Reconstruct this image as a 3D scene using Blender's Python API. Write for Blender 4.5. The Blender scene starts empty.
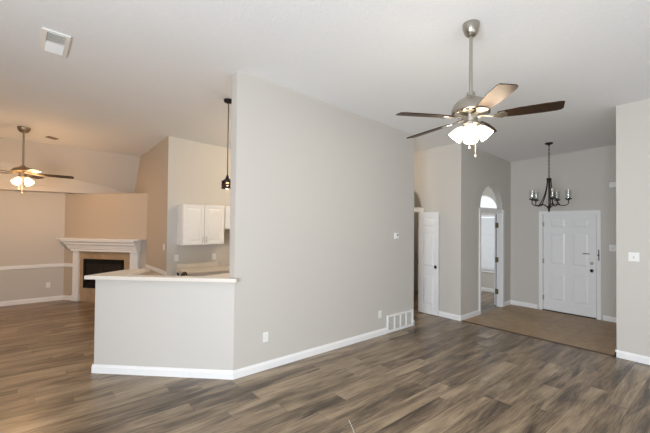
import bpy, bmesh, math, random
from mathutils import Vector, Matrix
random.seed(7)
C = bpy.context.scene.collection
S = bpy.context.scene
PI = math.pi

# ------------------------------------------------------------------ camera
CAMZ = 1.8221
cam = bpy.data.cameras.new('camera'); co = bpy.data.objects.new('camera', cam); C.objects.link(co)
yaw, pit, rol = math.radians(49.734), math.radians(0.898), math.radians(0.556)
F = Vector((math.cos(yaw)*math.cos(pit), math.sin(yaw)*math.cos(pit), math.sin(pit)))
R = Vector((math.sin(yaw), -math.cos(yaw), 0)); U = R.cross(F)
R2 = R*math.cos(rol)+U*math.sin(rol); U2 = -R*math.sin(rol)+U*math.cos(rol)
M = Matrix((R2, U2, -F)).transposed().to_4x4(); M.translation = (0, 0, CAMZ)
co.matrix_world = M
cam.sensor_width = 36; cam.lens = 356.5/650*36; cam.clip_start = 0.05
S.camera = co

# ------------------------------------------------------------------ world, daylight, exposure
S.view_settings.view_transform = 'Standard'; S.view_settings.look = 'None'
S.view_settings.gamma = 1; S.view_settings.use_curve_mapping = False
S.view_settings.exposure = 0.14
W = bpy.data.worlds.new('sky'); S.world = W; W.use_nodes = True
W.node_tree.nodes['Background'].inputs[0].default_value = (0.93, 0.96, 1, 1)
W.node_tree.nodes['Background'].inputs[1].default_value = 1.1

def area(name, loc, direction, sx, sy, power, col):
    l = bpy.data.lights.new(name, 'AREA'); l.shape = 'RECTANGLE'; l.size = sx; l.size_y = sy
    l.energy = power; l.color = col
    o = bpy.data.objects.new(name, l); C.objects.link(o)
    o.location = loc; o.rotation_euler = Vector(direction).to_track_quat('-Z', 'Y').to_euler()
    return o
DAY = (0.885, 0.975, 1.09)
area('added_daylight', (-3.12, -0.3, 1.5), (1, 0, 0.05), 2.6, 1.9, 350, DAY)  # area lamp added as daylight from an assumed, unseen window
area('added_daylight', (1.4, -2.12, 1.35), (0, 1, 0.05), 3.0, 2.2, 35, DAY)  # weaker area lamp added at the assumed rear window
area('added_daylight', (9.5, 5.9, 1.4), (-1, 0, 0), 1.4, 1.6, 60, DAY)  # fill lamp added before solid study wall, no window there
WARM = (1.0, 0.66, 0.36)

def point(name, loc, power, col, rad, parent=None):
    l = bpy.data.lights.new(name, 'POINT'); l.energy = power; l.color = col; l.shadow_soft_size = rad
    o = bpy.data.objects.new(name, l); C.objects.link(o); o.location = loc
    if parent: o.parent = parent
    return o

# ------------------------------------------------------------------ materials
def new_mat(name):
    m = bpy.data.materials.new(name); m.use_nodes = True
    return m, m.node_tree.nodes, m.node_tree.links, m.node_tree.nodes['Principled BSDF']
def srgb(r, g, b):
    f = lambda c: (c/255/12.92) if c/255 <= 0.04045 else ((c/255+0.055)/1.055)**2.4
    return (f(r), f(g), f(b), 1)
def plain(name, col, rough=0.5, metal=0, bump=0, bscale=200, coat=0):
    m, N, L, b = new_mat(name)
    b.inputs['Roughness'].default_value = rough; b.inputs['Metallic'].default_value = metal
    tc = N.new('ShaderNodeTexCoord'); nz = N.new('ShaderNodeTexNoise')
    nz.inputs['Scale'].default_value = bscale; nz.inputs['Detail'].default_value = 3
    L.new(tc.outputs['Object'], nz.inputs['Vector'])
    mx = N.new('ShaderNodeMixRGB'); mx.inputs[1].default_value = col
    mx.inputs[2].default_value = tuple(c*0.94 for c in col[:3])+(1,)
    L.new(nz.outputs['Fac'], mx.inputs[0]); L.new(mx.outputs[0], b.inputs['Base Color'])
    if bump:
        bp = N.new('ShaderNodeBump'); bp.inputs['Strength'].default_value = bump; bp.inputs['Distance'].default_value = 0.004
        L.new(nz.outputs['Fac'], bp.inputs['Height']); L.new(bp.outputs[0], b.inputs['Normal'])
    if coat: b.inputs['Coat Weight'].default_value = coat
    return m
mWall = plain('greige_paint', srgb(202, 197, 189), 0.6, bump=0.15, bscale=150)
mTan = plain('tan_accent_paint', srgb(190, 177, 160), 0.6, bump=0.15, bscale=150)
mCeil = plain('ceiling_paint', srgb(241, 241, 240), 0.85, bump=0.6, bscale=38)
mTrim = plain('white_trim_paint', srgb(238, 237, 235), 0.35, bscale=20)
mDoor = plain('white_door_paint', srgb(236, 235, 234), 0.38, bscale=20)
mCab = plain('white_cabinet_paint', srgb(240, 238, 234), 0.4, bscale=20)
mLedge = plain('cream_laminate', srgb(222, 213, 201), 0.35, bscale=60)
mSteel = plain('brushed_nickel', srgb(176, 170, 160), 0.32, 1.0, bscale=90)
mBrass = plain('aged_nickel', srgb(165, 150, 126), 0.42, 1.0, bscale=90)
mBronze = plain('dark_bronze', srgb(52, 45, 40), 0.42, 0.7, bscale=90)
mBlack = plain('black_metal', srgb(18, 17, 17), 0.4, 0.3, bscale=60)
mPlast = plain('white_plastic', srgb(236, 236, 232), 0.4, bscale=30)
mDark = plain('dark_recess', srgb(60, 58, 55), 0.8, bscale=30)
mGrey = plain('grey_backing', srgb(190, 184, 172), 0.7, bscale=30)
mCandle = plain('cream_candle_sleeve', srgb(232, 224, 205), 0.5, bscale=30)
mBlind = plain('white_blind_slat', srgb(236, 238, 242), 0.5, bscale=30)
mStrip = plain('brown_strip', srgb(88, 70, 55), 0.5, bscale=30)
mTaupe = plain('taupe_metal', srgb(140, 118, 98), 0.5, 0.2, bscale=30)

def emit(name, col, strength, base=(1, 1, 1, 1)):
    m, N, L, b = new_mat(name)
    b.inputs['Base Color'].default_value = base; b.inputs['Roughness'].default_value = 0.3
    b.inputs['Emission Color'].default_value = col; b.inputs['Emission Strength'].default_value = strength
    return m
mShade = emit('lit_frosted_glass', (1, 0.78, 0.48, 1), 1.8)
mBulb = emit('glowing_bulb', (1, 0.86, 0.62, 1), 5.0)

def glass(name, tint=(0.9, 0.92, 0.92, 1), a=0.12):
    m, N, L, b = new_mat(name); N.remove(b)
    out = N['Material Output']; t = N.new('ShaderNodeBsdfTransparent'); g = N.new('ShaderNodeBsdfGlossy')
    t.inputs[0].default_value = tint; g.inputs['Roughness'].default_value = 0.03
    mx = N.new('ShaderNodeMixShader'); mx.inputs[0].default_value = a
    L.new(t.outputs[0], mx.inputs[1]); L.new(g.outputs[0], mx.inputs[2]); L.new(mx.outputs[0], out.inputs[0])
    return m
mGlass = glass('clear_glass', (0.95, 0.96, 0.96, 1), 0.05)
mAmber = glass('smoky_lamp_glass', (0.55, 0.47, 0.38, 1), 0.1)
mFireGlass = glass('smoked_fire_glass', (0.35, 0.35, 0.36, 1), 0.12)

def math_node(N, L, op, a, b=None):
    n = N.new('ShaderNodeMath'); n.operation = op
    for i, v in enumerate((a, b)):
        if v is None: continue
        if isinstance(v, (int, float)): n.inputs[i].default_value = v
        else: L.new(v, n.inputs[i])
    return n.outputs[0]

def floor_mat():
    m, N, L, b = new_mat('vinyl_plank')
    tc = N.new('ShaderNodeTexCoord'); sp = N.new('ShaderNodeSeparateXYZ'); L.new(tc.outputs['Object'], sp.inputs[0])
    PW, PL = 0.19, 1.55
    row = math_node(N, L, 'FLOOR', math_node(N, L, 'DIVIDE', sp.outputs[1], PW))
    wn = N.new('ShaderNodeTexWhiteNoise'); wn.noise_dimensions = '1D'; L.new(row, wn.inputs['W'])
    xo = math_node(N, L, 'ADD', math_node(N, L, 'DIVIDE', sp.outputs[0], PL), math_node(N, L, 'MULTIPLY', wn.outputs['Value'], 7.0))
    col = math_node(N, L, 'FLOOR', xo)
    cid = N.new('ShaderNodeCombineXYZ'); L.new(row, cid.inputs[0]); L.new(col, cid.inputs[1])
    w2 = N.new('ShaderNodeTexWhiteNoise'); w2.noise_dimensions = '2D'; L.new(cid.outputs[0], w2.inputs['Vector'])
    # grain: stretched along the plank, shifted per plank
    gx = math_node(N, L, 'MULTIPLY', sp.outputs[0], 0.75)
    gy = math_node(N, L, 'MULTIPLY', sp.outputs[1], 5.0)
    gz = math_node(N, L, 'MULTIPLY', w2.outputs['Value'], 40.0)
    gv = N.new('ShaderNodeCombineXYZ'); L.new(gx, gv.inputs[0]); L.new(gy, gv.inputs[1]); L.new(gz, gv.inputs[2])
    n1 = N.new('ShaderNodeTexNoise'); n1.inputs['Scale'].default_value = 1.6; n1.inputs['Detail'].default_value = 6
    n1.inputs['Roughness'].default_value = 0.6; n1.inputs['Distortion'].default_value = 0.6
    L.new(gv.outputs[0], n1.inputs['Vector'])
    n2 = N.new('ShaderNodeTexNoise'); n2.inputs['Scale'].default_value = 6.0; n2.inputs['Detail'].default_value = 5
    gv2 = N.new('ShaderNodeCombineXYZ'); L.new(gx, gv2.inputs[0]); L.new(math_node(N, L, 'MULTIPLY', sp.outputs[1], 22.0), gv2.inputs[1]); L.new(gz, gv2.inputs[2])
    L.new(gv2.outputs[0], n2.inputs['Vector'])
    f = math_node(N, L, 'ADD', math_node(N, L, 'MULTIPLY', n1.outputs['Fac'], 0.95), math_node(N, L, 'MULTIPLY', n2.outputs['Fac'], 0.5))
    f = math_node(N, L, 'ADD', f, math_node(N, L, 'MULTIPLY', math_node(N, L, 'SUBTRACT', w2.outputs['Value'], 0.5), 0.17))
    cr = N.new('ShaderNodeValToRGB'); L.new(f, cr.inputs[0])
    e = cr.color_ramp.elements
    e[0].position = 0.52; e[0].color = srgb(66, 54, 42)
    e[1].position = 0.95; e[1].color = srgb(170, 150, 124)
    k = e.new(0.65); k.color = srgb(106, 90, 72)
    k = e.new(0.77); k.color = srgb(138, 119, 96)
    # seams
    fy = math_node(N, L, 'FRACT', math_node(N, L, 'DIVIDE', sp.outputs[1], PW))
    fx = math_node(N, L, 'FRACT', xo)
    sy = math_node(N, L, 'LESS_THAN', fy, 0.018); sx = math_node(N, L, 'LESS_THAN', fx, 0.0025)
    sm = math_node(N, L, 'MAXIMUM', sy, sx)
    mx = N.new('ShaderNodeMixRGB'); L.new(math_node(N, L, 'MULTIPLY', sm, 0.55), mx.inputs[0])
    L.new(cr.outputs[0], mx.inputs[1]); mx.inputs[2].default_value = srgb(58, 48, 40)
    L.new(mx.outputs[0], b.inputs['Base Color'])
    b.inputs['Roughness'].default_value = 0.32
    bp = N.new('ShaderNodeBump'); bp.inputs['Strength'].default_value = 0.12; bp.inputs['Distance'].default_value = 0.002
    L.new(n2.outputs['Fac'], bp.inputs['Height']); L.new(bp.outputs[0], b.inputs['Normal'])
    return m
mFloor = floor_mat()

def tile_mat(name, c1, c2, grout, size, rough, mortar=0.006, bump=0.1):
    m, N, L, b = new_mat(name)
    tc = N.new('ShaderNodeTexCoord'); br = N.new('ShaderNodeTexBrick')
    br.offset = 0; br.inputs['Scale'].default_value = 1; br.inputs['Brick Width'].default_value = size
    br.inputs['Row Height'].default_value = size; br.inputs['Mortar Size'].default_value = mortar
    br.inputs['Color1'].default_value = c1; br.inputs['Color2'].default_value = c2; br.inputs['Mortar'].default_value = grout
    L.new(tc.outputs['Object'], br.inputs['Vector'])
    nz = N.new('ShaderNodeTexNoise'); nz.inputs['Scale'].default_value = 7; nz.inputs['Detail'].default_value = 5
    L.new(tc.outputs['Object'], nz.inputs['Vector'])
    mx = N.new('ShaderNodeMixRGB'); mx.blend_type = 'OVERLAY'; mx.inputs[0].default_value = 0.35
    L.new(br.outputs['Color'], mx.inputs[1]); L.new(nz.outputs['Fac'], mx.inputs[2])
    L.new(mx.outputs[0], b.inputs['Base Color']); b.inputs['Roughness'].default_value = rough
    bp = N.new('ShaderNodeBump'); bp.inputs['Strength'].default_value = bump; bp.inputs['Distance'].default_value = 0.003
    L.new(br.outputs['Fac'], bp.inputs['Height']); bp.invert = True; L.new(bp.outputs[0], b.inputs['Normal'])
    return m
mTile = tile_mat('entry_tile', srgb(164, 134, 96), srgb(156, 126, 90), srgb(138, 114, 86), 0.46, 0.42)
mFireTile = tile_mat('fireplace_tile', srgb(178, 152, 122), srgb(168, 142, 112), srgb(160, 138, 112), 0.33, 0.45)

def wood_mat(name, c1, c2, rough):
    m, N, L, b = new_mat(name)
    tc = N.new('ShaderNodeTexCoord'); mp = N.new('ShaderNodeMapping'); mp.inputs['Scale'].default_value = (3, 40, 3)
    L.new(tc.outputs['Object'], mp.inputs[0]); nz = N.new('ShaderNodeTexNoise'); nz.inputs['Scale'].default_value = 2
    L.new(mp.outputs[0], nz.inputs['Vector']); cr = N.new('ShaderNodeValToRGB'); L.new(nz.outputs['Fac'], cr.inputs[0])
    cr.color_ramp.elements[0].color = c1; cr.color_ramp.elements[1].color = c2
    L.new(cr.outputs[0], b.inputs['Base Color']); b.inputs['Roughness'].default_value = rough
    return m
mBlade = wood_mat('dark_walnut_blade', srgb(24, 17, 12), srgb(36, 25, 17), 0.42)
_b = mBlade.node_tree.nodes['Principled BSDF']; _b.inputs['Specular Tint'].default_value = (1, .5, .17, 1)  # orange specular tint put in to imitate warm lamplight on the blades
mHinge = plain('antique_brass', srgb(116, 100, 80), 0.45, 0.5, bscale=30)

# ------------------------------------------------------------------ mesh helpers
def box(bm, x0, x1, y0, y1, z0, z1, mtx=None):
    v = [bm.verts.new((x, y, z)) for z in (z0, z1) for (x, y) in ((x0, y0), (x1, y0), (x1, y1), (x0, y1))]
    if mtx:
        for a in v: a.co = mtx @ a.co
    for f in ((3, 2, 1, 0), (4, 5, 6, 7), (0, 1, 5, 4), (1, 2, 6, 5), (2, 3, 7, 6), (3, 0, 4, 7)):
        bm.faces.new([v[i] for i in f])
    return v
def bevel(bm, w, seg=2, ang=0.5):
    bmesh.ops.remove_doubles(bm, verts=bm.verts, dist=1e-6)
    es = [e for e in bm.edges if len(e.link_faces) == 2 and e.calc_face_angle(0) > ang]
    bmesh.ops.bevel(bm, geom=es, offset=w, segments=seg, affect='EDGES', profile=0.6)
def poly_prism(bm, pts, fn0, fn1):
    """2D outline -> solid between the two mapped copies"""
    a = [bm.verts.new(fn0(*p)) for p in pts]; b = [bm.verts.new(fn1(*p)) for p in pts]
    bm.faces.new(a); bm.faces.new(b[::-1])
    n = len(pts)
    for i in range(n):
        j = (i+1) % n; bm.faces.new((a[j], a[i], b[i], b[j]))
def lathe(bm, prof, seg=24, mtx=None, cap=True):
    rings = []
    for r, z in prof:
        ring = [bm.verts.new((r*math.cos(2*PI*i/seg), r*math.sin(2*PI*i/seg), z)) for i in range(seg)]
        if mtx:
            for v in ring: v.co = mtx @ v.co
        rings.append(ring)
    for a, b in zip(rings, rings[1:]):
        for i in range(seg):
            j = (i+1) % seg; bm.faces.new((a[i], a[j], b[j], b[i]))
    if cap:
        bm.faces.new(rings[0][::-1]); bm.faces.new(rings[-1])
def tube(bm, pts, rad, seg=10):
    pts = [Vector(p) for p in pts]; rings = []
    up = Vector((0.13, 0.31, 0.94)).normalized()
    for i, p in enumerate(pts):
        t = (pts[min(i+1, len(pts)-1)]-pts[max(i-1, 0)]).normalized()
        if abs(t.dot(up)) > 0.97: up = Vector((1, 0.1, 0)).normalized()
        s = t.cross(up).normalized(); u = s.cross(t).normalized(); up = u
        r = rad[i] if isinstance(rad, (list, tuple)) else rad
        rings.append([bm.verts.new(p+s*r*math.cos(2*PI*k/seg)+u*r*math.sin(2*PI*k/seg)) for k in range(seg)])
    for a, b in zip(rings, rings[1:]):
        for k in range(seg):
            j = (k+1) % seg; bm.faces.new((a[k], a[j], b[j], b[k]))
    bm.faces.new(rings[0][::-1]); bm.faces.new(rings[-1])
def smoothpath(pts, n=6):
    P = [Vector(p) for p in pts]; out = []
    for i in range(len(P)-1):
        p0 = P[max(i-1, 0)]; p1 = P[i]; p2 = P[i+1]; p3 = P[min(i+2, len(P)-1)]
        for k in range(n):
            t = k/n
            out.append(0.5*((2*p1)+(p2-p0)*t+(2*p0-5*p1+4*p2-p3)*t*t+(3*p1-p0-3*p2+p3)*t**3))
    out.append(P[-1]); return out
def obj(name, bm, mat, parent=None, smooth=False, loc=None, rotz=None, label=None):
    bmesh.ops.recalc_face_normals(bm, faces=bm.faces)
    me = bpy.data.meshes.new(name); bm.to_mesh(me); bm.free()
    me.materials.append(mat)
    if smooth:
        for p in me.polygons: p.use_smooth = True
        me.set_sharp_from_angle(angle=0.7)
    o = bpy.data.objects.new(name, me); C.objects.link(o)
    if loc is not None: o.location = loc
    if rotz is not None: o.rotation_euler = (0, 0, rotz)
    if parent: o.parent = parent
    if label: o['label'] = label
    return o
def thing(name, label, cat, loc=(0, 0, 0), rotz=0, group=None, kind=None):
    o = bpy.data.objects.new(name, None); C.objects.link(o); o.empty_display_size = 0.1
    o.location = loc; o.rotation_euler = (0, 0, rotz)
    return tag(o, label, cat, group, kind)
def tag(o, label, cat, group=None, kind=None):
    o['label'] = label; o['category'] = cat
    if group: o['group'] = group
    if kind: o['kind'] = kind
    return o
def struct(name, bm, mat, label, cat, smooth=False):
    return tag(obj(name, bm, mat, smooth=smooth), label, cat, kind='structure')
def B(*a):
    bm = bmesh.new(); box(bm, *a); return bm

# ------------------------------------------------------------------ room geometry (metres; X along the long partition)
def zc(x, y): return 3.9095-0.05883*x-0.05372*y
XL, YB, YF = -3.2, -2.2, 10.056        # back-left wall, rear wall, far wall
Y1, Y1B = 3.834, 3.974                 # partition faces
XA, XB = 1.883, 5.335                  # partition ends
XC, Y2 = 6.272, 3.456                  # hall wall, study wall
XD, XR, YR = 8.46, 6.283, 1.163        # front door wall, right wall, its corner
XK, YK = 2.059, 6.991                  # tan wall, kitchen wall
ridge = lambda x: 9.37-0.135*x

def wall_y(bm, outline, y0, y1):       # outline in (x,z)
    poly_prism(bm, outline, lambda x, z: (x, y0, z), lambda x, z: (x, y1, z))
def wall_x(bm, outline, x0, x1):       # outline in (y,z)
    poly_prism(bm, outline, lambda y, z: (x0, y, z), lambda y, z: (x1, y, z))
def arc(c, zs, r, n=20, a0=PI, a1=0):
    return [(c+r*math.cos(a0+(a1-a0)*i/n), zs+r*math.sin(a0+(a1-a0)*i/n)) for i in range(n+1)]

# floor
struct('floor', B(XL-.1, 10.2, YB-.1, 10.2, -0.1, 0), mFloor, 'grey brown wood plank floor running through the open living rooms', 'floor')
bm = bmesh.new(); poly_prism(bm, [(6.30, 1.2), (6.36, 1.165), (XD, 1.165), (XD, Y2), (6.30, Y2)], lambda x, y: (x, y, 0.0), lambda x, y: (x, y, 0.006))
struct('floor_entry', bm, mTile, 'brown square tiled floor inside the front door', 'floor')
struct('trim_1', B(6.265, 6.305, 1.19, 3.44, 0, 0.012), mStrip, 'dark strip dividing the brown entry tile from the plank floor', 'threshold')

# ceiling: main plane and the slope down to the far wall
bm = bmesh.new()
pts = [(XL-.1, YB-.1), (10.2, YB-.1), (10.2, ridge(10.2)), (XL-.1, ridge(XL-.1))]
poly_prism(bm, pts, lambda x, y: (x, y, zc(x, y)), lambda x, y: (x, y, zc(x, y)+0.1))
struct('ceiling', bm, mCeil, 'white textured ceiling over the whole open room', 'ceiling')
bm = bmesh.new()
ys = 9.66                                  # slope meets a narrow level soffit at 2.42 m
rows = [[(x, ridge(x), zc(x, ridge(x))), (x, ys, 2.42), (x, YF+.1, 2.42)] for x in (XL-.1, 2.2)]
a = [[bm.verts.new(p) for p in r] for r in rows]; b = [[bm.verts.new((p[0], p[1], p[2]+.12)) for p in r] for r in rows]
for i in range(2):
    for tri in (((0, i), (1, i), (1, i+1)), ((0, i), (1, i+1), (0, i+1))):
        bm.faces.new([a[u][v] for u, v in tri]); bm.faces.new([b[u][v] for u, v in tri[::-1]])
    for u in (0, 1): bm.faces.new((a[u][i], a[u][i+1], b[u][i+1], b[u][i]))
for i in (0, 2): bm.faces.new((a[0][i], a[1][i], b[1][i], b[0][i]))
struct('ceiling_slope', bm, mWall, 'sloped ceiling strip coming down to the far wall behind the small fan', 'ceiling')

E_ = 0.01
# partition
bm = bmesh.new(); wall_y(bm, [(XA, 0), (XB, 0), (XB, zc(XB, Y1)+E_), (XA, zc(XA, Y1)+E_)], Y1, Y1B)
struct('wall_partition', bm, mWall, 'large plain greige partition wall in the middle of the room', 'wall')
# pony wall
P0, P1, P2, P3, PI_, P4 = (XA, Y1), (.676, 5.041), (1.056, 5.317), (1.22, 5.265), (.862, 5.022), (XA, Y1B)
bm = bmesh.new(); poly_prism(bm, [P0, P1, P2, P3, PI_, P4], lambda x, y: (x, y, 0), lambda x, y: (x, y, 1.117))
struct('wall_peninsula', bm, mWall, 'low angled greige half wall under the cream ledge', 'wall')
# kitchen / family walls
bm = bmesh.new(); wall_x(bm, [(YK+.005, 0), (YF+.1, 0), (YF+.1, 2.42), (ys, 2.42), (ridge(XK), zc(XK, ridge(XK))+E_), (YK+.005, zc(XK, YK)+E_)], XK, XK+.12)
struct('wall_family', bm, mTan, 'tan side wall between the fireplace and the kitchen', 'wall')
bm = bmesh.new(); wall_y(bm, [(XK+.12, 0), (XC+.12, 0), (XC+.12, zc(XC+.12, YK)+E_), (XK+.12, zc(XK+.12, YK)+E_)], YK, YK+.12)
wall_y(bm, [(XK, 0), (XK+.12, 0), (XK+.12, zc(XK+.12, YK)+E_), (XK, zc(XK, YK)+E_)], YK, YK+.005)
struct('wall_kitchen', bm, mWall, 'kitchen back wall behind the white upper cabinets', 'wall')
bm = bmesh.new(); wall_x(bm, [(Y1B, 0), (YK, 0), (YK, zc(XB, YK)+E_), (Y1B, zc(XB, Y1B)+E_)], XB-.12, XB)
struct('wall_kitchen_side', bm, mWall, 'kitchen side wall behind the partition', 'wall')
bm = bmesh.new(); wall_y(bm, [(XL-.1, 0), (XK, 0), (XK, 2.42), (XL-.1, 2.42)], YF, YF+.1)
struct('wall_far', bm, mWall, 'far family room wall with a white chair rail', 'wall')
# chimney breast
CL, CR = Vector((.73, YF, 0)), Vector((XK, 8.42, 0))
bm = bmesh.new(); poly_prism(bm, [(CL.x, CL.y), (CR.x, CR.y), (XK, YF)], lambda x, y: (x, y, 0), lambda x, y: (x, y, 2.412))
struct('wall_chimney', bm, mTan, 'angled corner chimney breast above the fireplace', 'wall')
# hall wall with arched opening
HC, HR, HZ = 4.825, .495, 2.12
o_ = [(Y2, 0), (HC-HR, 0)]+arc(HC, HZ, HR)+[(HC+HR, 0), (YK, 0), (YK, zc(XC, YK)+E_), (Y2, zc(XC, Y2)+E_)]
bm = bmesh.new(); wall_x(bm, o_, XC, XC+.12)
struct('wall_hall', bm, mWall, 'greige hall wall behind the narrow open door', 'wall')
# study wall with arched opening
SC, SR, SZ = 7.53, .505, 2.14
o_ = [(XC+.12, 0), (SC-SR, 0)]+arc(SC, SZ, SR)+[(SC+SR, 0), (9.55, 0), (9.55, zc(9.55, Y2)+E_), (XC+.12, zc(XC, Y2)+E_)]
bm = bmesh.new(); wall_y(bm, o_, Y2, Y2+.12)
struct('wall_study', bm, mWall, 'greige wall with the arched study doorway beside the entry', 'wall')
# front door wall (opening for door)
DY0, DY1, DZ = 1.852, 2.812, 2.045
o_ = [(YR-.12, 0), (DY0, 0), (DY0, DZ), (DY1, DZ), (DY1, 0), (Y2, 0), (Y2, zc(XD, Y2)+E_), (YR-.12, zc(XD, YR)+E_)]
bm = bmesh.new(); wall_x(bm, o_, XD, XD+.12)
struct('wall_entry', bm, mWall, 'greige entry wall around the white front door', 'wall')
bm = bmesh.new(); wall_y(bm, [(XR+.12, 0), (XD, 0), (XD, zc(XD, YR)+E_), (XR+.12, zc(XR+.12, YR)+E_)], YR-.12, YR)
struct('wall_entry_side', bm, mWall, 'entry side wall turned away behind the right wall', 'wall')
bm = bmesh.new(); wall_x(bm, [(YB, 0), (YR, 0), (YR, zc(XR, YR)+E_), (YB, zc(XR, YB)+E_)], XR, XR+.12)
struct('wall_right', bm, mWall, 'greige wall at the right edge with one light switch', 'wall')
# walls behind the camera, with assumed window openings
bm = bmesh.new()
T = lambda y: zc(XL, y)+E_
wall_x(bm, [(YB, 0), (-1.6, 0), (-1.6, T(-1.6)), (YB, T(YB))], XL-.1, XL)
wall_x(bm, [(1.0, 0), (YF, 0), (YF, 2.42), (ys, 2.42), (ridge(XL), T(ridge(XL))), (1.0, T(1.0))], XL-.1, XL)
wall_x(bm, [(-1.6, 0), (1.0, 0), (1.0, .55), (-1.6, .55)], XL-.1, XL)
wall_x(bm, [(-1.6, 2.45), (1.0, 2.45), (1.0, T(1.0)), (-1.6, T(-1.6))], XL-.1, XL)
struct('wall_left', bm, mWall, 'plain wall behind the camera on the left', 'wall')
bm = bmesh.new(); T = lambda x: zc(x, YB)+E_
for x0, x1 in ((XL-.1, -.1), (2.9, 3.7), (5.5, XR+.12)):
    wall_y(bm, [(x0, 0), (x1, 0), (x1, T(x1)), (x0, T(x0))], YB-.1, YB)
wall_y(bm, [(-.1, 2.45), (2.9, 2.45), (2.9, T(2.9)), (-.1, T(-.1))], YB-.1, YB)
wall_y(bm, [(-.1, 0), (2.9, 0), (2.9, .25), (-.1, .25)], YB-.1, YB)
wall_y(bm, [(3.7, 2.3), (5.5, 2.3), (5.5, T(5.5)), (3.7, T(3.7))], YB-.1, YB)
wall_y(bm, [(3.7, 0), (5.5, 0), (5.5, .7), (3.7, .7)], YB-.1, YB)
struct('wall_rear', bm, mWall, 'plain wall with assumed windows behind the camera', 'wall')
# study shell + powder room behind the hall opening
SX = 9.55
W2, WY0, WY1, WS, WH = 0, 4.24, 5.10, .56, 2.06
wc, wr = 4.67, .43
top = zc(SX, 5)+E_
bm = bmesh.new()
wall_x(bm, [(Y2+.12, 0), (WY0, 0), (WY0, zc(SX, WY0)), (Y2+.12, zc(SX, Y2))], SX, SX+.12)
wall_x(bm, [(WY1, 0), (7.0, 0), (7.0, zc(SX, 7)), (WY1, zc(SX, WY1))], SX, SX+.12)
wall_x(bm, [(WY0, 0), (WY1, 0), (WY1, WS), (WY0, WS)], SX, SX+.12)
wall_x(bm, [(WY0, WH), (WY1, WH), (WY1, 2.18), (WY0, 2.18)], SX, SX+.12)
wall_x(bm, [(WY0, 2.18)]+arc(wc, 2.18, wr)+[(WY1, zc(SX, WY1)), (WY0, zc(SX, WY0))], SX, SX+.12)
struct('wall_study_window', bm, mWall, 'study wall around the blinds and the half round window', 'wall')
bm = bmesh.new(); wall_y(bm, [(XC+.12, 0), (SX, 0), (SX, zc(SX, 7)), (XC+.12, zc(XC, 7))], 7.0, 7.12)
struct('wall_study_back', bm, mWall, 'back wall of the study seen only through the doorway', 'wall')
bm = bmesh.new(); wall_y(bm, [(XC+.12, 0), (8.2, 0), (8.2, zc(8.2, 4.2)), (XC+.12, zc(XC+.12, 4.2))], 4.14, 4.24)
wall_x(bm, [(4.24, 0), (7.0, 0), (7.0, zc(8.2, 7)), (4.24, zc(8.2, 4.24))], 8.1, 8.2)
struct('wall_powder_room', bm, mWall, 'dim wall of the small room behind the hall opening', 'wall')

# baseboards ----------------------------------------------------------
def base_strip(bm, a, b, n, h=.1, t=.016):
    """profiled baseboard along a->b, n = outward normal"""
    a, b, n = Vector((*a, 0)), Vector((*b, 0)), Vector((*n, 0)).normalized()
    prof = [(0, 0), (t, 0), (t, h*.72), (t*.45, h*.9), (t*.35, h), (0, h)]
    va = [bm.verts.new(a+n*p+Vector((0, 0, z))) for p, z in prof]
    vb = [bm.verts.new(b+n*p+Vector((0, 0, z))) for p, z in prof]
    bm.faces.new(va); bm.faces.new(vb[::-1])
    for i in range(6):
        j = (i+1) % 6; bm.faces.new((va[i], va[j], vb[j], vb[i]))
def baseboard(name, runs, label):
    bm = bmesh.new()
    for a, b, n in runs: base_strip(bm, a, b, n)
    struct(name, bm, mTrim, label, 'baseboard')
s2 = .7071
t_ = .016
baseboard('baseboard_partition', [((XA-.006, Y1), (4.59, Y1), (0, -1)), ((5.315, Y1), (XB+.016, Y1), (0, -1)), ((XB, Y1-t_), (XB, Y1B), (1, 0))], 'white baseboard along the big partition wall')
baseboard('baseboard_peninsula', [((XA, Y1), (P1[0]-.012, P1[1]+.012), (-s2, -s2)), ((P1[0], P1[1]), (P2[0], P2[1]), (-.585, .81))], 'white baseboard along the angled half wall')
baseboard('baseboard_far', [((XL, YF), (.75, YF), (0, -1))], 'white baseboard along the far family room wall')
baseboard('baseboard_chimney', [((.735, YF-.008), (.735+.6305*.295, YF-.776*.295), (-.776, -.6305))], 'short white baseboard between the far wall and the fireplace')
baseboard('baseboard_family', [((XK, YK), (XK, 8.4), (-1, 0))], 'white baseboard along the tan family room wall')
baseboard('baseboard_hall', [((XC, Y2-t_), (XC, 4.29), (-1, 0)), ((XC, 5.44), (XC, YK), (-1, 0))], 'white baseboard below the narrow open hall door')
baseboard('baseboard_study', [((XC, Y2), (6.968, Y2), (0, -1)), ((8.097, Y2), (XD, Y2), (0, -1))], 'white baseboard either side of the arched study doorway')
baseboard('baseboard_entry', [((XD, DY1+.085), (XD, Y2), (-1, 0)), ((XD, YR), (XD, DY0-.085), (-1, 0))], 'white baseboard either side of the front door')
baseboard('baseboard_right', [((XR, YB), (XR, YR+t_), (-1, 0)), ((XR-t_, YR), (XD, YR), (0, 1))], 'white baseboard at the foot of the right wall')
baseboard('baseboard_study_window', [((SX, Y2+.12), (SX, 7.0), (-1, 0))], 'white baseboard under the study window')
def rail(name, boxes, label):
    bm = bmesh.new()
    for bx in boxes: box(bm, *bx)
    bevel(bm, .006, 2); struct(name, bm, mTrim, label, 'chair rail')
rail('trim_2', [(XL, .74, YF-.022, YF, .755, .83)], 'white chair rail on the far wall left of the fireplace')
rail('trim_3', [(XK-.022, XK, YK+.0, 8.40, .80, .87)], 'white chair rail on the tan wall beside the kitchen')

bm = bmesh.new(); rm = Matrix.Translation((CL.x, CL.y, 0))@Matrix.Rotation(math.atan2(CR.y-CL.y, CR.x-CL.x), 4, 'Z')
box(bm, .0, .31, -.022, 0, .755, .83, rm); struct('trim_8', bm, mTrim, 'short white chair rail piece meeting the left side of the fireplace', 'chair rail')
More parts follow.
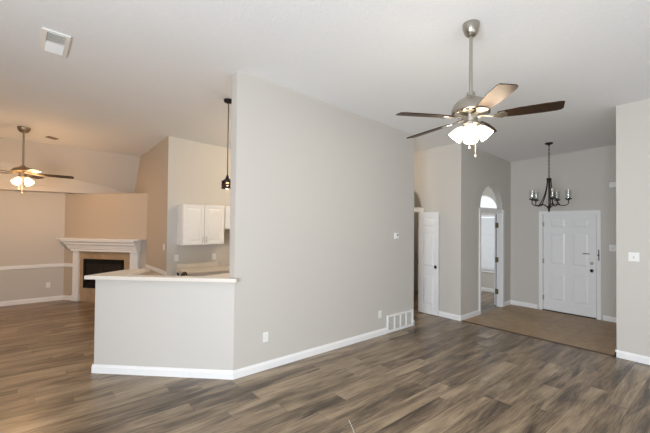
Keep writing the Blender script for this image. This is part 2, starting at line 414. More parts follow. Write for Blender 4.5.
# study arched doorway trim
bm = bmesh.new()
JX0, JX1 = SC-SR, SC+SR
box(bm, JX0, JX0+.02, Y2, Y2+.12, 0, 2.13); box(bm, JX1-.02, JX1, Y2, Y2+.12, 0, 2.13)
box(bm, JX0+.02, JX1-.02, Y2, Y2+.12, 2.055, 2.15)                      # transom bar
box(bm, JX0-.055, JX0+.01, Y2-.018, Y2, 0, 2.13); box(bm, JX1-.01, JX1+.06, Y2-.018, Y2, 0, 2.13)
struct('trim_4', bm, mTrim, 'white casing and transom bar of the arched study doorway', 'door trim')
# study door leaf, folded back inside the room
def knob_bm(side=1):
    bm = bmesh.new(); m = Matrix.Rotation(-PI/2*side, 4, 'X')
    lathe(bm, [(.032, 0), (.032, .006), (.012, .012), (.011, .03), (.024, .038), (.03, .05), (.026, .062), (.01, .068)], 20, m)
    return bm
def panel_leaf(w, h, rects, th=.038):
    bm = bmesh.new()
    box(bm, 0, w, -th/2+.011, th/2-.011, 0, h)
    xs = sorted({0, w, *[r[0] for r in rects], *[r[1] for r in rects]}); zs = sorted({0, h, *[r[2] for r in rects], *[r[3] for r in rects]})
    inside = lambda x, z: any(r[0] < x < r[1] and r[2] < z < r[3] for r in rects)
    for x0, x1 in zip(xs, xs[1:]):
        run = None
        for z0, z1 in zip(zs, zs[1:]):
            if not inside((x0+x1)/2, (z0+z1)/2):
                for a, b in ((-th/2, -th/2+.012), (th/2-.012, th/2)): box(bm, x0, x1, a, b, z0, z1)
    for x0, x1, z0, z1 in rects:
        for sgn in (-1, 1):
            y0, y1 = sgn*(th/2-.012), sgn*(th/2-.002)
            g0, g1 = .016, .05
            a = [bm.verts.new((x, y0, z)) for x, z in ((x0+g0, z0+g0), (x1-g0, z0+g0), (x1-g0, z1-g0), (x0+g0, z1-g0))]
            b = [bm.verts.new((x, y1, z)) for x, z in ((x0+g1, z0+g1), (x1-g1, z0+g1), (x1-g1, z1-g1), (x0+g1, z1-g1))]
            bm.faces.new(b)
            for i in range(4):
                j = (i+1) % 4; bm.faces.new((a[i], a[j], b[j], b[i]))
    return bm
def hinge_bm():
    bm = bmesh.new(); lathe(bm, [(.009, -.05), (.009, .05)], 10); box(bm, -.022, .022, -.004, .004, -.05, .05); return bm
NR = lambda w: [(.09, w-.09, .17, .78), (.09, w-.09, .93, 1.62), (.09, w-.09, 1.72, 1.93)]
t = thing('door_3', 'narrow white door leaf folded back inside the study doorway', 'door', (JX1+.0, Y2+.135, .008), math.radians(4), kind='structure')
obj('door_leaf', panel_leaf(.48, 2.03, NR(.48)), mDoor, t, loc=(.04, .03, 0))
obj('weather_gap_strip', B(-.031, -.0195, -.016, -.006, 0, 2.03), mDark, t)  # dark strip standing in for the shaded gap behind the jamb
for z in (.32, 1.02, 1.78):
    bm = bmesh.new(); lathe(bm, [(.014, -.06), (.014, .06)], 12); box(bm, -.004, .006, -.055, 0, -.055, .055)
    obj('hinge', bm, mHinge, t, True, loc=(-.034, -.006, z), rotz=-.07)
# hall opening trim and leaf
bm = bmesh.new()
h0, h1 = HC-HR, HC+HR
box(bm, XC, XC+.12, h0, h0+.02, 0, 2.12); box(bm, XC, XC+.12, h1-.02, h1, 0, 2.12)
box(bm, XC, XC+.12, h0+.02, h1-.02, 2.05, 2.15)
box(bm, XC-.018, XC, h0-.06, h0+.01, 0, 2.13); box(bm, XC-.018, XC, h1-.01, h1+.06, 0, 2.13)
struct('trim_5', bm, mTrim, 'white casing and transom bar of the hall opening', 'door trim')
t = thing('door_2', 'narrow white three panel door open flat against the hall wall', 'door', (XC-.045, h0+.02, .012), -PI/2, kind='structure')
obj('door_leaf', panel_leaf(.455, 2.03, NR(.455)), mDoor, t)
kb = obj('door_knob', knob_bm(1), mBrass, t, True, loc=(.395, -.019, .945))
for z in (.3, 1.02, 1.78): obj('hinge', hinge_bm(), mBrass, t, True, loc=(-.005, -.012, z))

# front door -----------------------------------------------------------
dw, dh = DY1-DY0-.045, DZ-.03
bm = bmesh.new()
cw = .056
box(bm, XD-.02, XD, DY0-cw, DY0+.008, 0, DZ+cw); box(bm, XD-.02, XD, DY1-.008, DY1+cw, 0, DZ+cw); box(bm, XD-.02, XD, DY0+.008, DY1-.008, DZ-.008, DZ+cw)
box(bm, XD, XD+.12, DY0, DY0+.016, 0, DZ); box(bm, XD, XD+.12, DY1-.016, DY1, 0, DZ); box(bm, XD, XD+.12, DY0+.016, DY1-.016, DZ-.016, DZ)
struct('trim_6', bm, mTrim, 'white casing around the front door', 'door trim')
struct('trim_7', B(XD-.02, XD+.12, DY0+.016, DY1-.016, .006, .02), mBronze, 'dark sill under the front door', 'threshold')
t = thing('door_1', 'white six panel front door with silver knob and deadbolt', 'door', (XD+.03, DY1-.0225, .024), -PI/2, kind='structure')
st, mid = .115, .1
pw = (dw-2*st-mid)/2
R6 = []
for x0 in (st, st+pw+mid):
    R6 += [(x0, x0+pw, .2, .80), (x0, x0+pw, .95, 1.63), (x0, x0+pw, 1.72, 1.92)]
obj('door_leaf', panel_leaf(dw, dh-.01, R6, .044), mDoor, t)
obj('door_knob', knob_bm(1), mSteel, t, True, loc=(dw-.07, -.022, .90))
bm = bmesh.new(); m_ = Matrix.Rotation(-PI/2, 4, 'X').inverted()
lathe(bm, [(.03, 0), (.03, .01), (.022, .016), (.02, .02)], 18, m_); box(bm, -.006, .006, -.036, -.018, -.016, .016)
obj('deadbolt', bm, mSteel, t, True, loc=(dw-.07, -.022, 1.045))
bm = B(-.055, .055, -.012, 0, -.008, .008); bevel(bm, .003); obj('door_guard_plate', bm, mBronze, t, loc=(dw-.16, -.022, 1.225))
bm = bmesh.new(); box(bm, dw+.042, dw+.056, -.062, -.05, 1.11, 1.32); box(bm, dw+.03, dw+.05, -.068, -.058, 1.2, 1.225); obj('door_guard_bar', bm, mBronze, t)
for z in (.25, 1.02, 1.80): obj('hinge', hinge_bm(), mSteel, t, True, loc=(-.008, -.024, z))
bm = bmesh.new(); box(bm, -.006, -.001, -.012, .0, 0, dh); box(bm, dw+.001, dw+.006, -.012, .0, 0, dh); box(bm, 0, dw, -.012, 0, dh-.009, dh-.004)
obj('weather_gap_strip', bm, mDark, t)

# study window ---------------------------------------------------------
t = thing('window_1', 'study window with closed white blinds under a bright half round pane', 'window', (SX, wc, 0), 0, kind='structure')
hw = (WY1-WY0)/2
bm = bmesh.new()
for y0, y1, z0, z1 in ((-hw, -hw+.05, WS, WH), (hw-.05, hw, WS, WH), (-hw+.05, hw-.05, WS, WS+.05), (-hw+.05, hw-.05, WH-.05, WH)): box(bm, .05, .10, y0, y1, z0, z1)
obj('window_frame', bm, mTrim, t)
obj('window_pane', B(.07, .076, -hw+.05, hw-.05, WS+.05, WH-.05), mGlass, t)
bm = bmesh.new(); poly_prism(bm, arc(0, 2.18, wr), lambda y, z: (.07, y, z), lambda y, z: (.076, y, z)); obj('arched_pane', bm, mGlass, t)
bm = bmesh.new(); tube(bm, [(.07, y, z) for y, z in arc(0, 2.18, wr-.015)], .018, 6); box(bm, .05, .09, -wr, wr, 2.18, 2.21); obj('arched_frame', bm, mTrim, t)
bm = B(-.05, .04, -hw-.05, hw+.05, WS-.04, WS); bevel(bm, .008); obj('window_sill', bm, mTrim, t)
bl = tag(obj('window_blind', B(-.0, .04, -hw+.01, hw-.01, WH-.05, WH), mBlind, loc=(SX, wc, 0)), 'white horizontal slat blind lowered over the study window', 'blind')
bm = bmesh.new(); n = 30
for i in range(n):
    z = WS+.03+i*(WH-.06-WS-.03)/n
    box(bm, -.022, .022, -hw+.015, hw-.015, -.0012, .0012, Matrix.Translation((.022, 0, z))@Matrix.Rotation(math.radians(68), 4, 'Y'))
o = obj('slats', bm, mBlind, bl)

# assumed windows behind the camera, put in to admit daylight
def rear_window(name, mk, label):
    bm = bmesh.new(); mk(bm); struct(name, bm, mTrim, label, 'window')
def mkx(bm):
    for y0, y1, z0, z1 in ((-1.6, 1, .55, .61), (-1.6, 1, 2.39, 2.45), (-1.6, -1.54, .55, 2.45), (.94, 1, .55, 2.45), (-.33, -.27, .55, 2.45)): box(bm, XL-.09, XL-.03, y0, y1, z0, z1)
rear_window('window_2', mkx, 'assumed white window frame in the unseen wall behind the camera')
def mky(bm, x0, x1, z0, z1):
    for a in ((x0, x1, z0, z0+.06), (x0, x1, z1-.06, z1), (x0, x0+.06, z0, z1), (x1-.06, x1, z0, z1), ((x0+x1)/2-.03, (x0+x1)/2+.03, z0, z1)): box(bm, a[0], a[1], YB-.09, YB-.03, a[2], a[3])
rear_window('window_3', lambda bm: mky(bm, -.1, 2.9, .25, 2.45), 'assumed wide white window frame, unseen behind the camera')
rear_window('window_4', lambda bm: mky(bm, 3.7, 5.5, .7, 2.3), 'assumed small white window frame, unseen behind the camera on the right')

# ------------------------------------------------------------------ peninsula ledge
bm = bmesh.new()
led = [(.561, 5.05), (1.03, 5.34), (1.35, 5.32), (.986, 4.885), (1.614, 4.19), (2.02, 4.27), (2.02, 3.976), (1.881, 3.976), (1.881, 3.828), (1.897, 3.828), (1.886, 3.775), (1.868, 3.765)]
poly_prism(bm, led, lambda x, y: (x, y, 1.119), lambda x, y: (x, y, 1.163)); bevel(bm, .006, 2, .4)
tag(obj('bar_ledge', bm, mLedge), 'long cream bar ledge capping the angled half wall', 'counter')
# lower kitchen counters and base cabinets
def dir2(a, b): v = Vector((b[0]-a[0], b[1]-a[1])); return v.normalized()
t = thing('base_cabinet', 'white kitchen base cabinet hidden behind the angled half wall', 'cabinet', (1.4, 4.55, 0), 0)
pc = [(.50, -.54), (-.505, .465), (-.09, .76), (.92, -.11), (.92, -.54)]
bm = bmesh.new(); poly_prism(bm, pc, lambda x, y: (x, y, 0), lambda x, y: (x, y, .87)); obj('cabinet_body', bm, mCab, t)
bm = bmesh.new(); poly_prism(bm, [(.5, -.55), (-.51, .46), (-.09, .78), (.96, -.11), (.96, -.55)], lambda x, y: (x, y, .872), lambda x, y: (x, y, .91))
tag(obj('countertop', bm, mLedge, loc=(1.4, 4.55, 0)), 'lower cream countertop behind the bar ledge', 'counter')
bm = B(2.22, 5.2, YK-.60, YK-.002, 0, .87); o = tag(obj('base_cabinet', bm, mCab), 'white kitchen base cabinets under the back countertop', 'cabinet')
bm = bmesh.new(); box(bm, 2.20, 5.2, YK-.64, YK-.002, .872, .91); bevel(bm, .006)
bt = tag(obj('countertop', bm, mLedge), 'cream countertop along the kitchen back wall under the upper cabinets', 'counter')
bm = B(2.24, 3.05, YK-.022, YK-.002, .911, .995); obj('backsplash', bm, mLedge, bt)
# faucet whose handles just show over the ledge
t = thing('kitchen_faucet', 'small dark faucet with two handles just showing over the cream ledge', 'faucet', (1.535, 4.61, .91), math.radians(-42))
bm = bmesh.new(); lathe(bm, [(.03, 0), (.03, .015), (.014, .03), (.012, .2)], 14); tube(bm, smoothpath([(0, 0, .19), (0, .02, .225), (0, .09, .245), (0, .15, .225), (0, .16, .2)]), .012); obj('spout', bm, mBronze, t, True)
for s in (-1, 1):
    bm = bmesh.new(); lathe(bm, [(.026, 0), (.026, .012), (.012, .03), (.009, .225), (.014, .232), (.014, .246), (.007, .255)], 14); tube(bm, [(0, 0, .245), (s*.018, -.008, .255)], .006)
    obj('faucet_handle', bm, mBronze, t, True, loc=(s*.038, 0, 0))
bm = bmesh.new(); box(bm, -.1, .1, -.03, .03, 0, .01); obj('faucet_base', bm, mBronze, t)

# ------------------------------------------------------------------ upper cabinets
def cab_door(bm, w, h):
    box(bm, 0, w, -.012, 0, 0, h)
    fr = .055
    for a in ((0, w, 0, fr), (0, w, h-fr, h), (0, fr, fr, h-fr), (w-fr, w, fr, h-fr)): box(bm, a[0], a[1], -.021, -.011, a[2], a[3])
    g = fr+.012
    a = [bm.verts.new((x, -.012, z)) for x, z in ((g, g), (w-g, g), (w-g, h-g), (g, h-g))]
    b = [bm.verts.new((x, -.019, z)) for x, z in ((g+.025, g+.025), (w-g-.025, g+.025), (w-g-.025, h-g-.025), (g+.025, h-g-.025))]
    bm.faces.new(b)
    for i in range(4): bm.faces.new((a[i], a[(i+1) % 4], b[(i+1) % 4], b[i]))
def pull_bm():
    bm = bmesh.new(); tube(bm, smoothpath([(0, 0, -.048), (0, -.02, -.042), (0, -.026, 0), (0, -.02, .042), (0, 0, .048)]), .006, 8); return bm
def upper(x0, x1, z0, z1, label, group, pulls=True, handles=True):
    t = thing('wall_cabinet', label, 'cabinet', (x0, YK-.002, z0), 0, group)
    w = x1-x0; h = z1-z0
    bm = bmesh.new(); box(bm, 0, w, -.30, 0, 0, h); obj('cabinet_body', bm, mCab, t)
    dw_ = w/2-.012
    for k, s in enumerate((.008, w/2+.004)):
        bm = bmesh.new(); cab_door(bm, dw_, h-.02); d = obj('cabinet_door', bm, mCab, t, loc=(s, -.303, .01))
        if handles: obj('handle', pull_bm(), mSteel, d, True, loc=(dw_-.03 if k == 0 else .03, -.021, .09))
    return t
upper(2.235, 3.045, 1.37, 2.13, 'white two door upper cabinet on the kitchen wall, wider one', 'kitchen upper cabinets')
upper(3.05, 3.81, 1.66, 2.12, 'shorter white upper cabinet half hidden behind the partition edge', 'kitchen upper cabinets')

# ------------------------------------------------------------------ fireplace (local: x along face, -y outward)
ang = math.atan2(CR.y-CL.y, CR.x-CL.x)
t = thing('fireplace', 'white wood mantel fireplace with tan tile surround and black firebox', 'fireplace', (CL.x, CL.y, 0), ang)
G = .004
for s0, sw in ((.305, .15), (1.757, .19)):
    bm = bmesh.new(); box(bm, s0, s0+sw, -.07, -G, 0, 1.125)
    for i in range(3): box(bm, s0+.02+i*.042, s0+.02+i*.042+.026, -.075, -.069, .16, 1.05)
    p = obj('pilaster', bm, mTrim, t)
    bm = B(s0-.01, s0+sw+.01, -.085, -G, .001, .14); bevel(bm, .006); obj('plinth', bm, mTrim, p)
bm = B(.29, 1.96, -.115, -G, 1.125, 1.165); obj('frieze', bm, mTrim, t)
bm = bmesh.new()
prof = [(.10, 1.165), (.13, 1.18), (.13, 1.20), (.14, 1.215), (.15, 1.25), (.185, 1.29), (.185, 1.315), (.20, 1.325), (.225, 1.352), (.225, 1.385)]
prev = None
for o_, z in prof:                     # cornice that steps outward and sideways
    e = (o_-.10)
    x0, x1 = .255-e*1.0, 1.965+e*.06
    ring = [bm.verts.new(c) for c in ((x0, -G, z), (x0, -o_, z), (x1, -o_, z), (x1, -G, z))]
    if prev:
        for i in range(4): bm.faces.new((prev[i], prev[(i+1) % 4], ring[(i+1) % 4], ring[i]))
    else: bm.faces.new(ring[::-1])
    prev = ring
bm.faces.new(prev); obj('cornice', bm, mTrim, t)
bm = B(.03, 2.092, -.24, -G, 1.386, 1.415); bevel(bm, .006); obj('mantel_shelf', bm, mTrim, t)
bm = bmesh.new(); fx0, fx1, fz0, fz1 = .555, 1.585, .30, .95
for a in ((.42, fx0, 0, 1.125), (fx1, 1.757, 0, 1.125), (fx0, fx1, 0, fz0), (fx0, fx1, fz1, 1.125)): box(bm, a[0], a[1], -.03, -G, a[2], a[3])
obj('tile_surround', bm, mFireTile, t)
bm = bmesh.new()
for a in ((fx0, fx0+.05, fz0, fz1), (fx1-.05, fx1, fz0, fz1), (fx0, fx1, fz0, fz0+.10), (fx0, fx1, fz1-.10, fz1)): box(bm, a[0], a[1], -.04, -G, a[2], a[3])
for i in range(4): box(bm, fx0+.08, fx1-.08, -.044, -.038, fz1-.085+i*.02, fz1-.075+i*.02)
ib = obj('insert_frame', bm, mBlack, t)
for i in range(2):
    x0 = fx0+.05+i*(fx1-fx0-.1)/2
    obj('glass_door', B(x0+.004, x0+(fx1-fx0-.1)/2-.004, -.03, -.024, fz0+.1, fz1-.1), mFireGlass, t)
bm = B(fx0+.05, fx1-.05, -.012, -.006, fz0+.1, fz1-.1); obj('firebox_back', bm, mBlack, t)
gr = obj('grate', B(fx0+.11, fx1-.11, -.022, -.014, fz0+.1, fz0+.115), mGrey, t)
for i in range(7): obj('grate_bar', B(fx0+.16+i*.115, fx0+.175+i*.115, -.022, -.014, fz0+.116, fz0+.24), mGrey, gr)
# ------------------------------------------------------------------ ceiling fans
def shade_bm():
    bm = bmesh.new()
    prof = [(.022, 0), (.03, -.010), (.046, -.035), (.055, -.065), (.061, -.095), (.066, -.125)]
    lathe(bm, prof+[(r-.004, z) for r, z in prof[::-1]], 24, cap=False)
    bmesh.ops.remove_doubles(bm, verts=bm.verts, dist=1e-5)
    return bm
def blade_bm(r0, r1, w):
    pts = []
    hw0, hw1 = w*.36, w*.5
    xs = [r0, r0+.05, r0+(r1-r0)*.35, r0+(r1-r0)*.7, r1-.05, r1-.015, r1]
    ws = [hw0*.8, hw0, hw1*.93, hw1, hw1*.98, hw1*.86, hw1*.6]
    pts = [(x, h) for x, h in zip(xs, ws)]+[(x-.012 if x == r1 else x, -h) for x, h in list(zip(xs, ws))[::-1]]
    bm = bmesh.new(); poly_prism(bm, pts, lambda x, y: (x, y, -.004), lambda x, y: (x, y, .004)); return bm
def make_fan(name, label, x, y, ztop, zblade, Rb, phase, nsh, shphase, metal, tilt=None, power=22, tone=WARM, mz=1, w=.15, motor=.165):
    t = thing(name, label, 'ceiling fan', (x, y, 0), 0, 'ceiling fans')
    bm = bmesh.new()
    lathe(bm, [(.026, -.115), (.045, -.105), (.062, -.075), (.071, -.04), (.074, -.012), (.074, .0)], 28)
    c = obj('canopy', bm, metal, t, True, loc=(0, 0, ztop-.004)); c.scale = (1, 1, 1) if mz == 1 else (1.3, 1.3, .8); c.rotation_euler = (-.0537, .0588, 0)
    bm = bmesh.new(); lathe(bm, [(.0145, zblade+.20*mz), (.0145, ztop-.10)], 14); obj('downrod', bm, metal, t, True)
    hub = zblade
    bm = bmesh.new()
    k = motor/.165
    lathe(bm, [(.02*k, .235), (.034*k, .23), (.04*k, .195), (.07*k, .18), (.115*k, .155), (.148*k, .118), (.165*k, .075), (.167*k, .055), (.155*k, .04), (.12*k, .03), (.06*k, .02)], 36)
    mt = obj('motor_housing', bm, metal, t, True, loc=(0, 0, hub)); mt.scale = (1, 1, mz)
    for i in range(20):
        a = 2*PI*i/20; bm = bmesh.new(); box(bm, -.012*k, .012*k, -.003, .003, -.012, .012, Matrix.Rotation(a, 4, 'Z')@Matrix.Translation((0, .151*k, .042))@Matrix.Rotation(.9, 4, 'X'))
        obj('vent_slot', bm, mBronze, mt)
    rot = tilt if tilt else Matrix()
    for i in range(5):
        a = math.radians(phase+72*i)
        bm = bmesh.new()
        pts = [(.05, .028), (.12, .018), (.19, .016), (.23, .04), (.27, .052), (.30, .03), (.30, -.03), (.27, -.052), (.23, -.04), (.19, -.016), (.12, -.018), (.05, -.028)]
        f = lambda dz: (lambda px, py: (px, py, dz+(.012 if px < .15 else 0)))
        poly_prism(bm, pts, f(-.012), f(-.005))
        ir = obj('blade_iron', bm, metal, t)
        mtx = rot@Matrix.Rotation(a, 4, 'Z')@Matrix.Rotation(math.radians(-11), 4, 'X')
        ir.matrix_local = Matrix.Translation((0, 0, hub))@mtx
        bl = obj('blade', blade_bm(.215, Rb, w), mBlade, t); bl.matrix_local = Matrix.Translation((0, 0, hub))@mtx
    bm = bmesh.new(); lathe(bm, [(.05, .03), (.06, .02), (.06, -.035), (.075, -.045), (.075, -.06), (.05, -.08), (.02, -.088)], 28); obj('switch_housing', bm, metal, t, True, loc=(0, 0, hub))
    for i in range(nsh):
        a = math.radians(shphase)+2*PI*i/nsh
        d = Vector((math.cos(a), math.sin(a), 0))
        bm = bmesh.new(); tube(bm, smoothpath([d*.03+Vector((0, 0, -.045)), d*.042+Vector((0, 0, -.055)), d*.048+Vector((0, 0, -.075))]), .011, 8)
        m = Matrix.Translation(d*.046+Vector((0, 0, -.07)))@Matrix.Rotation(a, 4, 'Z')@Matrix.Rotation(math.radians(-41), 4, 'Y')
        lathe(bm, [(.026, .005), (.028, -.02), (.022, -.03)], 16, m)
        arm = obj('light_arm', bm, metal, t, True, loc=(0, 0, hub))
        sh = obj('lamp_shade', shade_bm(), mShade, t, True)
        sh.matrix_local = Matrix.Translation((0, 0, hub))@m@Matrix.Translation((0, 0, -.018))
        bm = bmesh.new(); lathe(bm, [(.012, -.025), (.022, -.05), (.025, -.07), (.018, -.09), (.004, -.098)], 14); bb = obj('bulb', bm, mBulb, sh, True)
        L = m@Matrix.Translation((0, 0, -.185)); point('fan_lamp_light', Vector((0, 0, hub))+L.translation, power/nsh, tone, .11, t)
    for j, (ox, ln) in enumerate(((.025, .28), (-.03, .2))):
        bm = bmesh.new(); v = R*ox - F*.045
        tube(bm, [(v.x, v.y, -.06), (v.x, v.y, -.06-ln)], .0022, 6)
        lathe(bm, [(.003, 0), (.008, -.012), (.008, -.03), (.003, -.035)], 10, Matrix.Translation((v.x, v.y, -.06-ln)))
        obj('pull_chain', bm, metal, t, loc=(0, 0, hub))
    return t
# tilt about the viewing axis, as it hangs in the photo
def view_tilt(roll, pitch):
    f = Vector((F.x, F.y, 0)).normalized()
    return Matrix.Rotation(math.radians(roll), 4, f)@Matrix.Rotation(math.radians(pitch), 4, R)
FX, FY = 3.087, 1.61
camdir = math.degrees(math.atan2(-FY, -FX))
make_fan('ceiling_fan', 'large nickel ceiling fan with dark blades and lit lamps in the foreground', FX, FY, zc(FX, FY), 2.78, .735, 12, 4, camdir, mSteel, view_tilt(-3.0, -2.0), power=27, tone=(1.0, .88, .70))
GX, GY = -.014, 8.341
make_fan('ceiling_fan', 'distant dark bodied ceiling fan lit at far left before the fireplace', GX, GY, zc(GX, GY), 2.64, .75, 68, 4, math.degrees(math.atan2(-GY, -GX))+45, mBrass, view_tilt(1, -1), power=56, tone=(1.0, .58, .27), mz=.6, w=.15, motor=.165)

# ------------------------------------------------------------------ chandelier
HX, HY = 7.482, 2.372
t = thing('chandelier', 'dark bronze candle chandelier hanging in front of the entry wall', 'chandelier', (HX, HY, 0))
zt = zc(HX, HY)
bm = bmesh.new(); lathe(bm, [(.012, -.05), (.02, -.035), (.06, -.022), (.07, -.004)], 20); c = obj('canopy', bm, mBronze, t, True, loc=(0, 0, zt)); c.rotation_euler = (-.0537, .0588, 0)
bm = bmesh.new(); z = zt-.04; i = 0
zhub = 2.67
n = int((z-zhub)/.034)
for i in range(n):
    zz = z-i*(z-zhub)/n; ax = (1, 0) if i % 2 else (0, 1)
    tube(bm, [(ax[0]*.009*math.cos(u), ax[1]*.009*math.cos(u), zz-.017+.024*math.sin(u)) for u in [2*PI*q_/10 for q_ in range(11)]], .0042, 5)
obj('chain', bm, mBronze, t, True)
bm = bmesh.new(); lathe(bm, [(.008, .02), (.038, .012), (.042, 0), (.042, -.02), (.034, -.028), (.014, -.04), (.010, -.49), (.022, -.51), (.026, -.54), (.016, -.58), (.018, -.595), (.004, -.625)], 18); obj('column', bm, mBronze, t, True, loc=(0, 0, zhub))
for i in range(5):
    a = math.radians(-72.5-8+72*i); d = Vector((math.cos(a), math.sin(a), 0))
    P = lambda r, zz: d*r+Vector((0, 0, zhub+zz))
    bm = bmesh.new()
    tube(bm, smoothpath([P(.03, -.01), P(.042, -.14), P(.075, -.29), P(.13, -.42), P(.17, -.485)]), .0085, 8)
    tube(bm, smoothpath([P(.01, -.55), P(.06, -.505), P(.12, -.475), P(.18, -.495), P(.25, -.50), P(.302, -.465), P(.30, -.405)]), .0085, 8)
    ar = obj('arm', bm, mBronze, t, True)
    m = Matrix.Translation(P(.30, -.41))
    bm = bmesh.new(); lathe(bm, [(.01, 0), (.03, .012), (.054, .022), (.056, .034), (.03, .038), (.02, .06), (.005, .061)], 20, m); obj('candle_cup', bm, mBronze, ar, True)
    bm = bmesh.new(); lathe(bm, [(.014, .06), (.014, .155)], 12, m); lathe(bm, [(.006, .155), (.013, .175), (.010, .195), (.002, .215)], 10, m); obj('candle_sleeve', bm, mCandle, ar, True)
    bm = bmesh.new(); pr = [(.044, .036), (.048, .10), (.05, .19)]; lathe(bm, pr+[(r-.002, zz) for r, zz in pr[::-1]], 20, m, cap=False); obj('glass_shade', bm, mGlass, ar, True)

# ------------------------------------------------------------------ kitchen pendant
KX, KY = 2.18, 4.70
t = thing('pendant_lamp', 'dark caged pendant lamp on a long rod beside the partition edge', 'pendant lamp', (KX, KY, 0))
zt = zc(KX, KY)
bm = bmesh.new(); lathe(bm, [(.012, -.05), (.04, -.042), (.062, -.03), (.066, -.003)], 22); c = obj('canopy', bm, mBronze, t, True, loc=(0, 0, zt)); c.rotation_euler = (-.0537, .0588, 0)
bm = bmesh.new(); lathe(bm, [(.0065, 2.42), (.0065, zt-.04)], 10); obj('rod', bm, mBronze, t, True)
bm = bmesh.new(); lathe(bm, [(.008, 2.475), (.02, 2.45), (.026, 2.42), (.05, 2.40), (.072, 2.385), (.075, 2.372)], 20); obj('cap', bm, mBronze, t, True)
bm = bmesh.new()
for zz in (2.372, 2.325, 2.285):
    lathe(bm, [(.074, zz-.012), (.081, zz-.012), (.081, zz+.012), (.074, zz+.012), (.074, zz-.012)], 22, cap=False)
for i in range(8):
    a = 2*PI*i/8; tube(bm, [(.077*math.cos(a), .077*math.sin(a), 2.372), (.077*math.cos(a), .077*math.sin(a), 2.285)], .005, 6)
obj('cage', bm, mBronze, t)
bm = bmesh.new(); pr = [(.071, 2.38), (.071, 2.275)]; lathe(bm, pr+[(.068, 2.275), (.068, 2.38)], 20, cap=False); obj('glass_shade', bm, mAmber, t, True)
bm = bmesh.new(); lathe(bm, [(.012, 2.395), (.02, 2.37), (.022, 2.35), (.014, 2.32), (.003, 2.312)], 12); obj('bulb', bm, mBulb, t, True)
point('pendant_light', (0, 0, 2.26), 4, (1, .7, .42), .03, t)
# assumed kitchen lamp, added out of sight behind the partition for warm light
t = thing('added_ceiling_lamp', 'assumed round kitchen ceiling lamp added out of sight behind the partition', 'ceiling lamp', (3.7, 5.3, zc(3.7, 5.3)))
bm = bmesh.new(); lathe(bm, [(.03, -.11), (.12, -.085), (.17, -.04), (.18, -.004)], 24); obj('lamp_shade', bm, mShade, t, True)
point('kitchen_fill_light', (0, 0, -.22), 53, (1, .80, .56), .08, t)

for lx, ly, lab, pw_ in ((7.0, 5.3, 'added unseen ceiling lamp brightening the small room behind the hall opening', 6), (5.8, 5.6, 'added unseen ceiling lamp brightening the hall from behind the partition', 27)):  # unseen lamps added to brighten the small room, hall wall and entry
    t = thing('added_ceiling_lamp', lab, 'ceiling lamp', (lx, ly, zc(lx, ly)))
    bm = bmesh.new(); lathe(bm, [(.03, -.10), (.11, -.075), (.15, -.04), (.16, -.004)], 24); obj('lamp_shade', bm, mShade, t, True)
    point('hall_fill_light', (0, 0, -.2), pw_, (1, .86, .7), .08, t)
# ------------------------------------------------------------------ vents
def register(name, label, x, y, lx, ly, mat, slat, back, rot=0, n=7, group=None):
    t = thing(name, label, 'vent', (x, y, zc(x, y)-.003), rot, group); t.rotation_euler = (-.0537, .0588, rot)
    bm = bmesh.new(); f = .036
    for a in ((-lx/2, lx/2, -ly/2, -ly/2+f), (-lx/2, lx/2, ly/2-f, ly/2), (-lx/2, -lx/2+f, -ly/2+f, ly/2-f), (lx/2-f, lx/2, -ly/2+f, ly/2-f), (-lx/2+f, lx/2-f, -.006, .006)): box(bm, a[0], a[1], a[2], a[3], -.014, 0)
    obj('frame', bm, mat, t)
    obj('duct_back', B(-lx/2+.02, lx/2-.02, -ly/2+.02, ly/2-.02, -.0025, -.0005), back, t)
    for s in (-1, 1):
        bm = bmesh.new(); L = ly/2-f
        for i in range(n):
            yy = s*(.012+L*(i+.5)/n)
            box(bm, -lx/2+f, lx/2-f, -L/n*.62, L/n*.62, -.0007, .0007, Matrix.Translation((0, yy, -.009))@Matrix.Rotation(math.radians(-40*s), 4, 'X'))
        obj('louvers', bm, slat, t)
register('ceiling_vent', 'white two way ceiling vent at upper left', .222, 4.594, .225, .49, mPlast, mPlast, mGrey, group='ceiling vents')
register('ceiling_vent', 'small brownish ceiling vent beside the distant fan', .405, 8.72, .17, .11, mTaupe, mTaupe, mDark, rot=.45, n=4, group='ceiling vents')
# return air grille on the partition
gx0, gx1, gz = 4.60, 5.305, .288
t = thing('return_air_grille', 'large white return air grille low on the partition beside the hall', 'vent', (gx0, Y1-.001, .002))
w = gx1-gx0; bm = bmesh.new()
for a in ((0, w, 0, .045), (0, w, gz-.03, gz), (0, .035, .045, gz-.03), (w-.035, w, .045, gz-.03)): box(bm, a[0], a[1], -.022, 0, a[2], a[3])
bevel(bm, .004, 1); obj('frame', bm, mTrim, t)
for i in range(1, 4):
    x = .035+(w-.07)*i/4; obj('divider', B(x-.014, x+.014, -.020, 0, .045, gz-.03), mTrim, t)
obj('duct_back', B(.035, w-.035, -.003, -.001, .045, gz-.03), mGrey, t)
bm = bmesh.new(); n = 10
for i in range(n):
    z = .05+(gz-.085)*(i+.5)/n
    box(bm, .035, w-.035, -.007, .007, -.0008, .0008, Matrix.Translation((0, -.011, z))@Matrix.Rotation(math.radians(12), 4, 'X'))
obj('louvers', bm, mTrim, t)

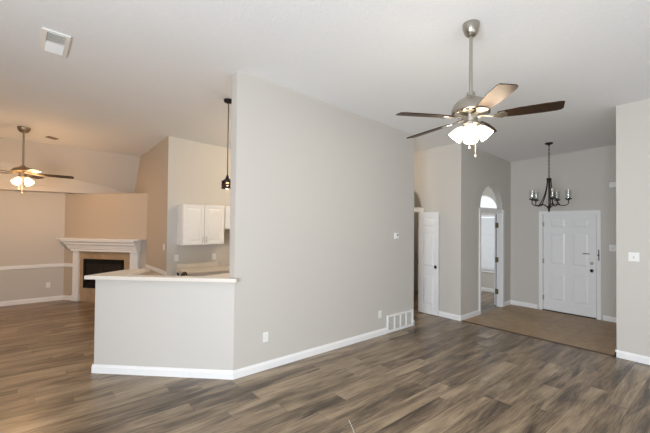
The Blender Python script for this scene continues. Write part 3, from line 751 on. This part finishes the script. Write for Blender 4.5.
# ------------------------------------------------------------------ wall plates (local: -y outward)
def plate(name, label, cat, pos, rot, kind, group=None, w=.075, h=.12):
    t = thing(name, label, cat, pos, rot, group)
    bm = B(-w/2, w/2, -.006, -.0005, -h/2, h/2); bevel(bm, .002, 1); obj('cover_plate', bm, mPlast, t)
    if kind == 'outlet':
        for z in (-.022, .022):
            bm = bmesh.new(); lathe(bm, [(.016, 0), (.016, .003)], 16, Matrix.Translation((0, -.005, z))@Matrix.Rotation(PI/2, 4, 'X')); s = obj('socket', bm, mPlast, t)
            bm = bmesh.new(); box(bm, -.0075, -.005, -.0088, -.0078, z-.006, z+.006); box(bm, .005, .0075, -.0088, -.0078, z-.006, z+.006); box(bm, -.0015, .0015, -.0088, -.0078, z-.013, z-.01); obj('slots', bm, mGrey, s)
    elif kind == 'switch':
        bm = bmesh.new(); box(bm, -.006, .006, -.018, -.005, -.012, .008, Matrix.Rotation(.3, 4, 'X')); obj('toggle', bm, mGrey if w > .08 else mPlast, t)
    return t
plate('wall_outlet', 'white outlet low on the partition near its left end', 'outlet', (2.306, Y1, .40), 0, 'outlet', 'wall outlets')
plate('wall_outlet', 'white outlet low on the partition beside the return grille', 'outlet', (4.432, Y1, .34), 0, 'outlet', 'wall outlets')
plate('wall_outlet', 'white outlet low on the far wall left of the fireplace', 'outlet', (.452, YF, .36), 0, 'outlet', 'wall outlets')
plate('wall_outlet', 'white outlet under the upper cabinets, left one', 'outlet', (2.235, YK, 1.115), 0, 'outlet', 'wall outlets')
plate('wall_outlet', 'white outlet under the upper cabinets, right one', 'outlet', (2.976, YK, 1.101), 0, 'outlet', 'wall outlets')
plate('light_switch', 'white switch plate on the tan wall beside the kitchen corner', 'switch', (XK, 7.166, 1.318), -PI/2, 'switch', 'light switches')
plate('light_switch', 'white switch plate on the right wall by the picture edge', 'switch', (XR, .976, 1.393), -PI/2, 'switch', 'light switches', .115, .12)
plate('light_switch', 'white switch plate on the entry wall right of the front door', 'switch', (XD, 1.614, 1.388), -PI/2, 'switch', 'light switches', .115, .12)
t = thing('thermostat', 'small white thermostat on the partition near the hall', 'thermostat', (4.826, Y1, 1.60))
bm = B(-.045, .045, -.026, -.0005, -.05, .05); bevel(bm, .006); obj('body', bm, mPlast, t)
obj('display', B(.0, .03, -.028, -.0255, .005, .03), mDark, t)
t = thing('doorbell_chime', 'white doorbell chime box high on the entry wall', 'chime', (XD, 1.66, 2.575), -PI/2)
bm = B(.0, .12, -.04, -.0005, -.05, .05); bevel(bm, .006); obj('body', bm, mPlast, t)
# string on the floor
bm = bmesh.new(); tube(bm, smoothpath([(2.318, 2.37, .004), (2.29, 2.32, .004), (2.25, 2.25, .004), (2.21, 2.19, .004), (2.19, 2.15, .004)]), .0024, 6)
tag(obj('string', bm, mPlast), 'thin white string lying on the plank floor at the bottom edge', 'string')
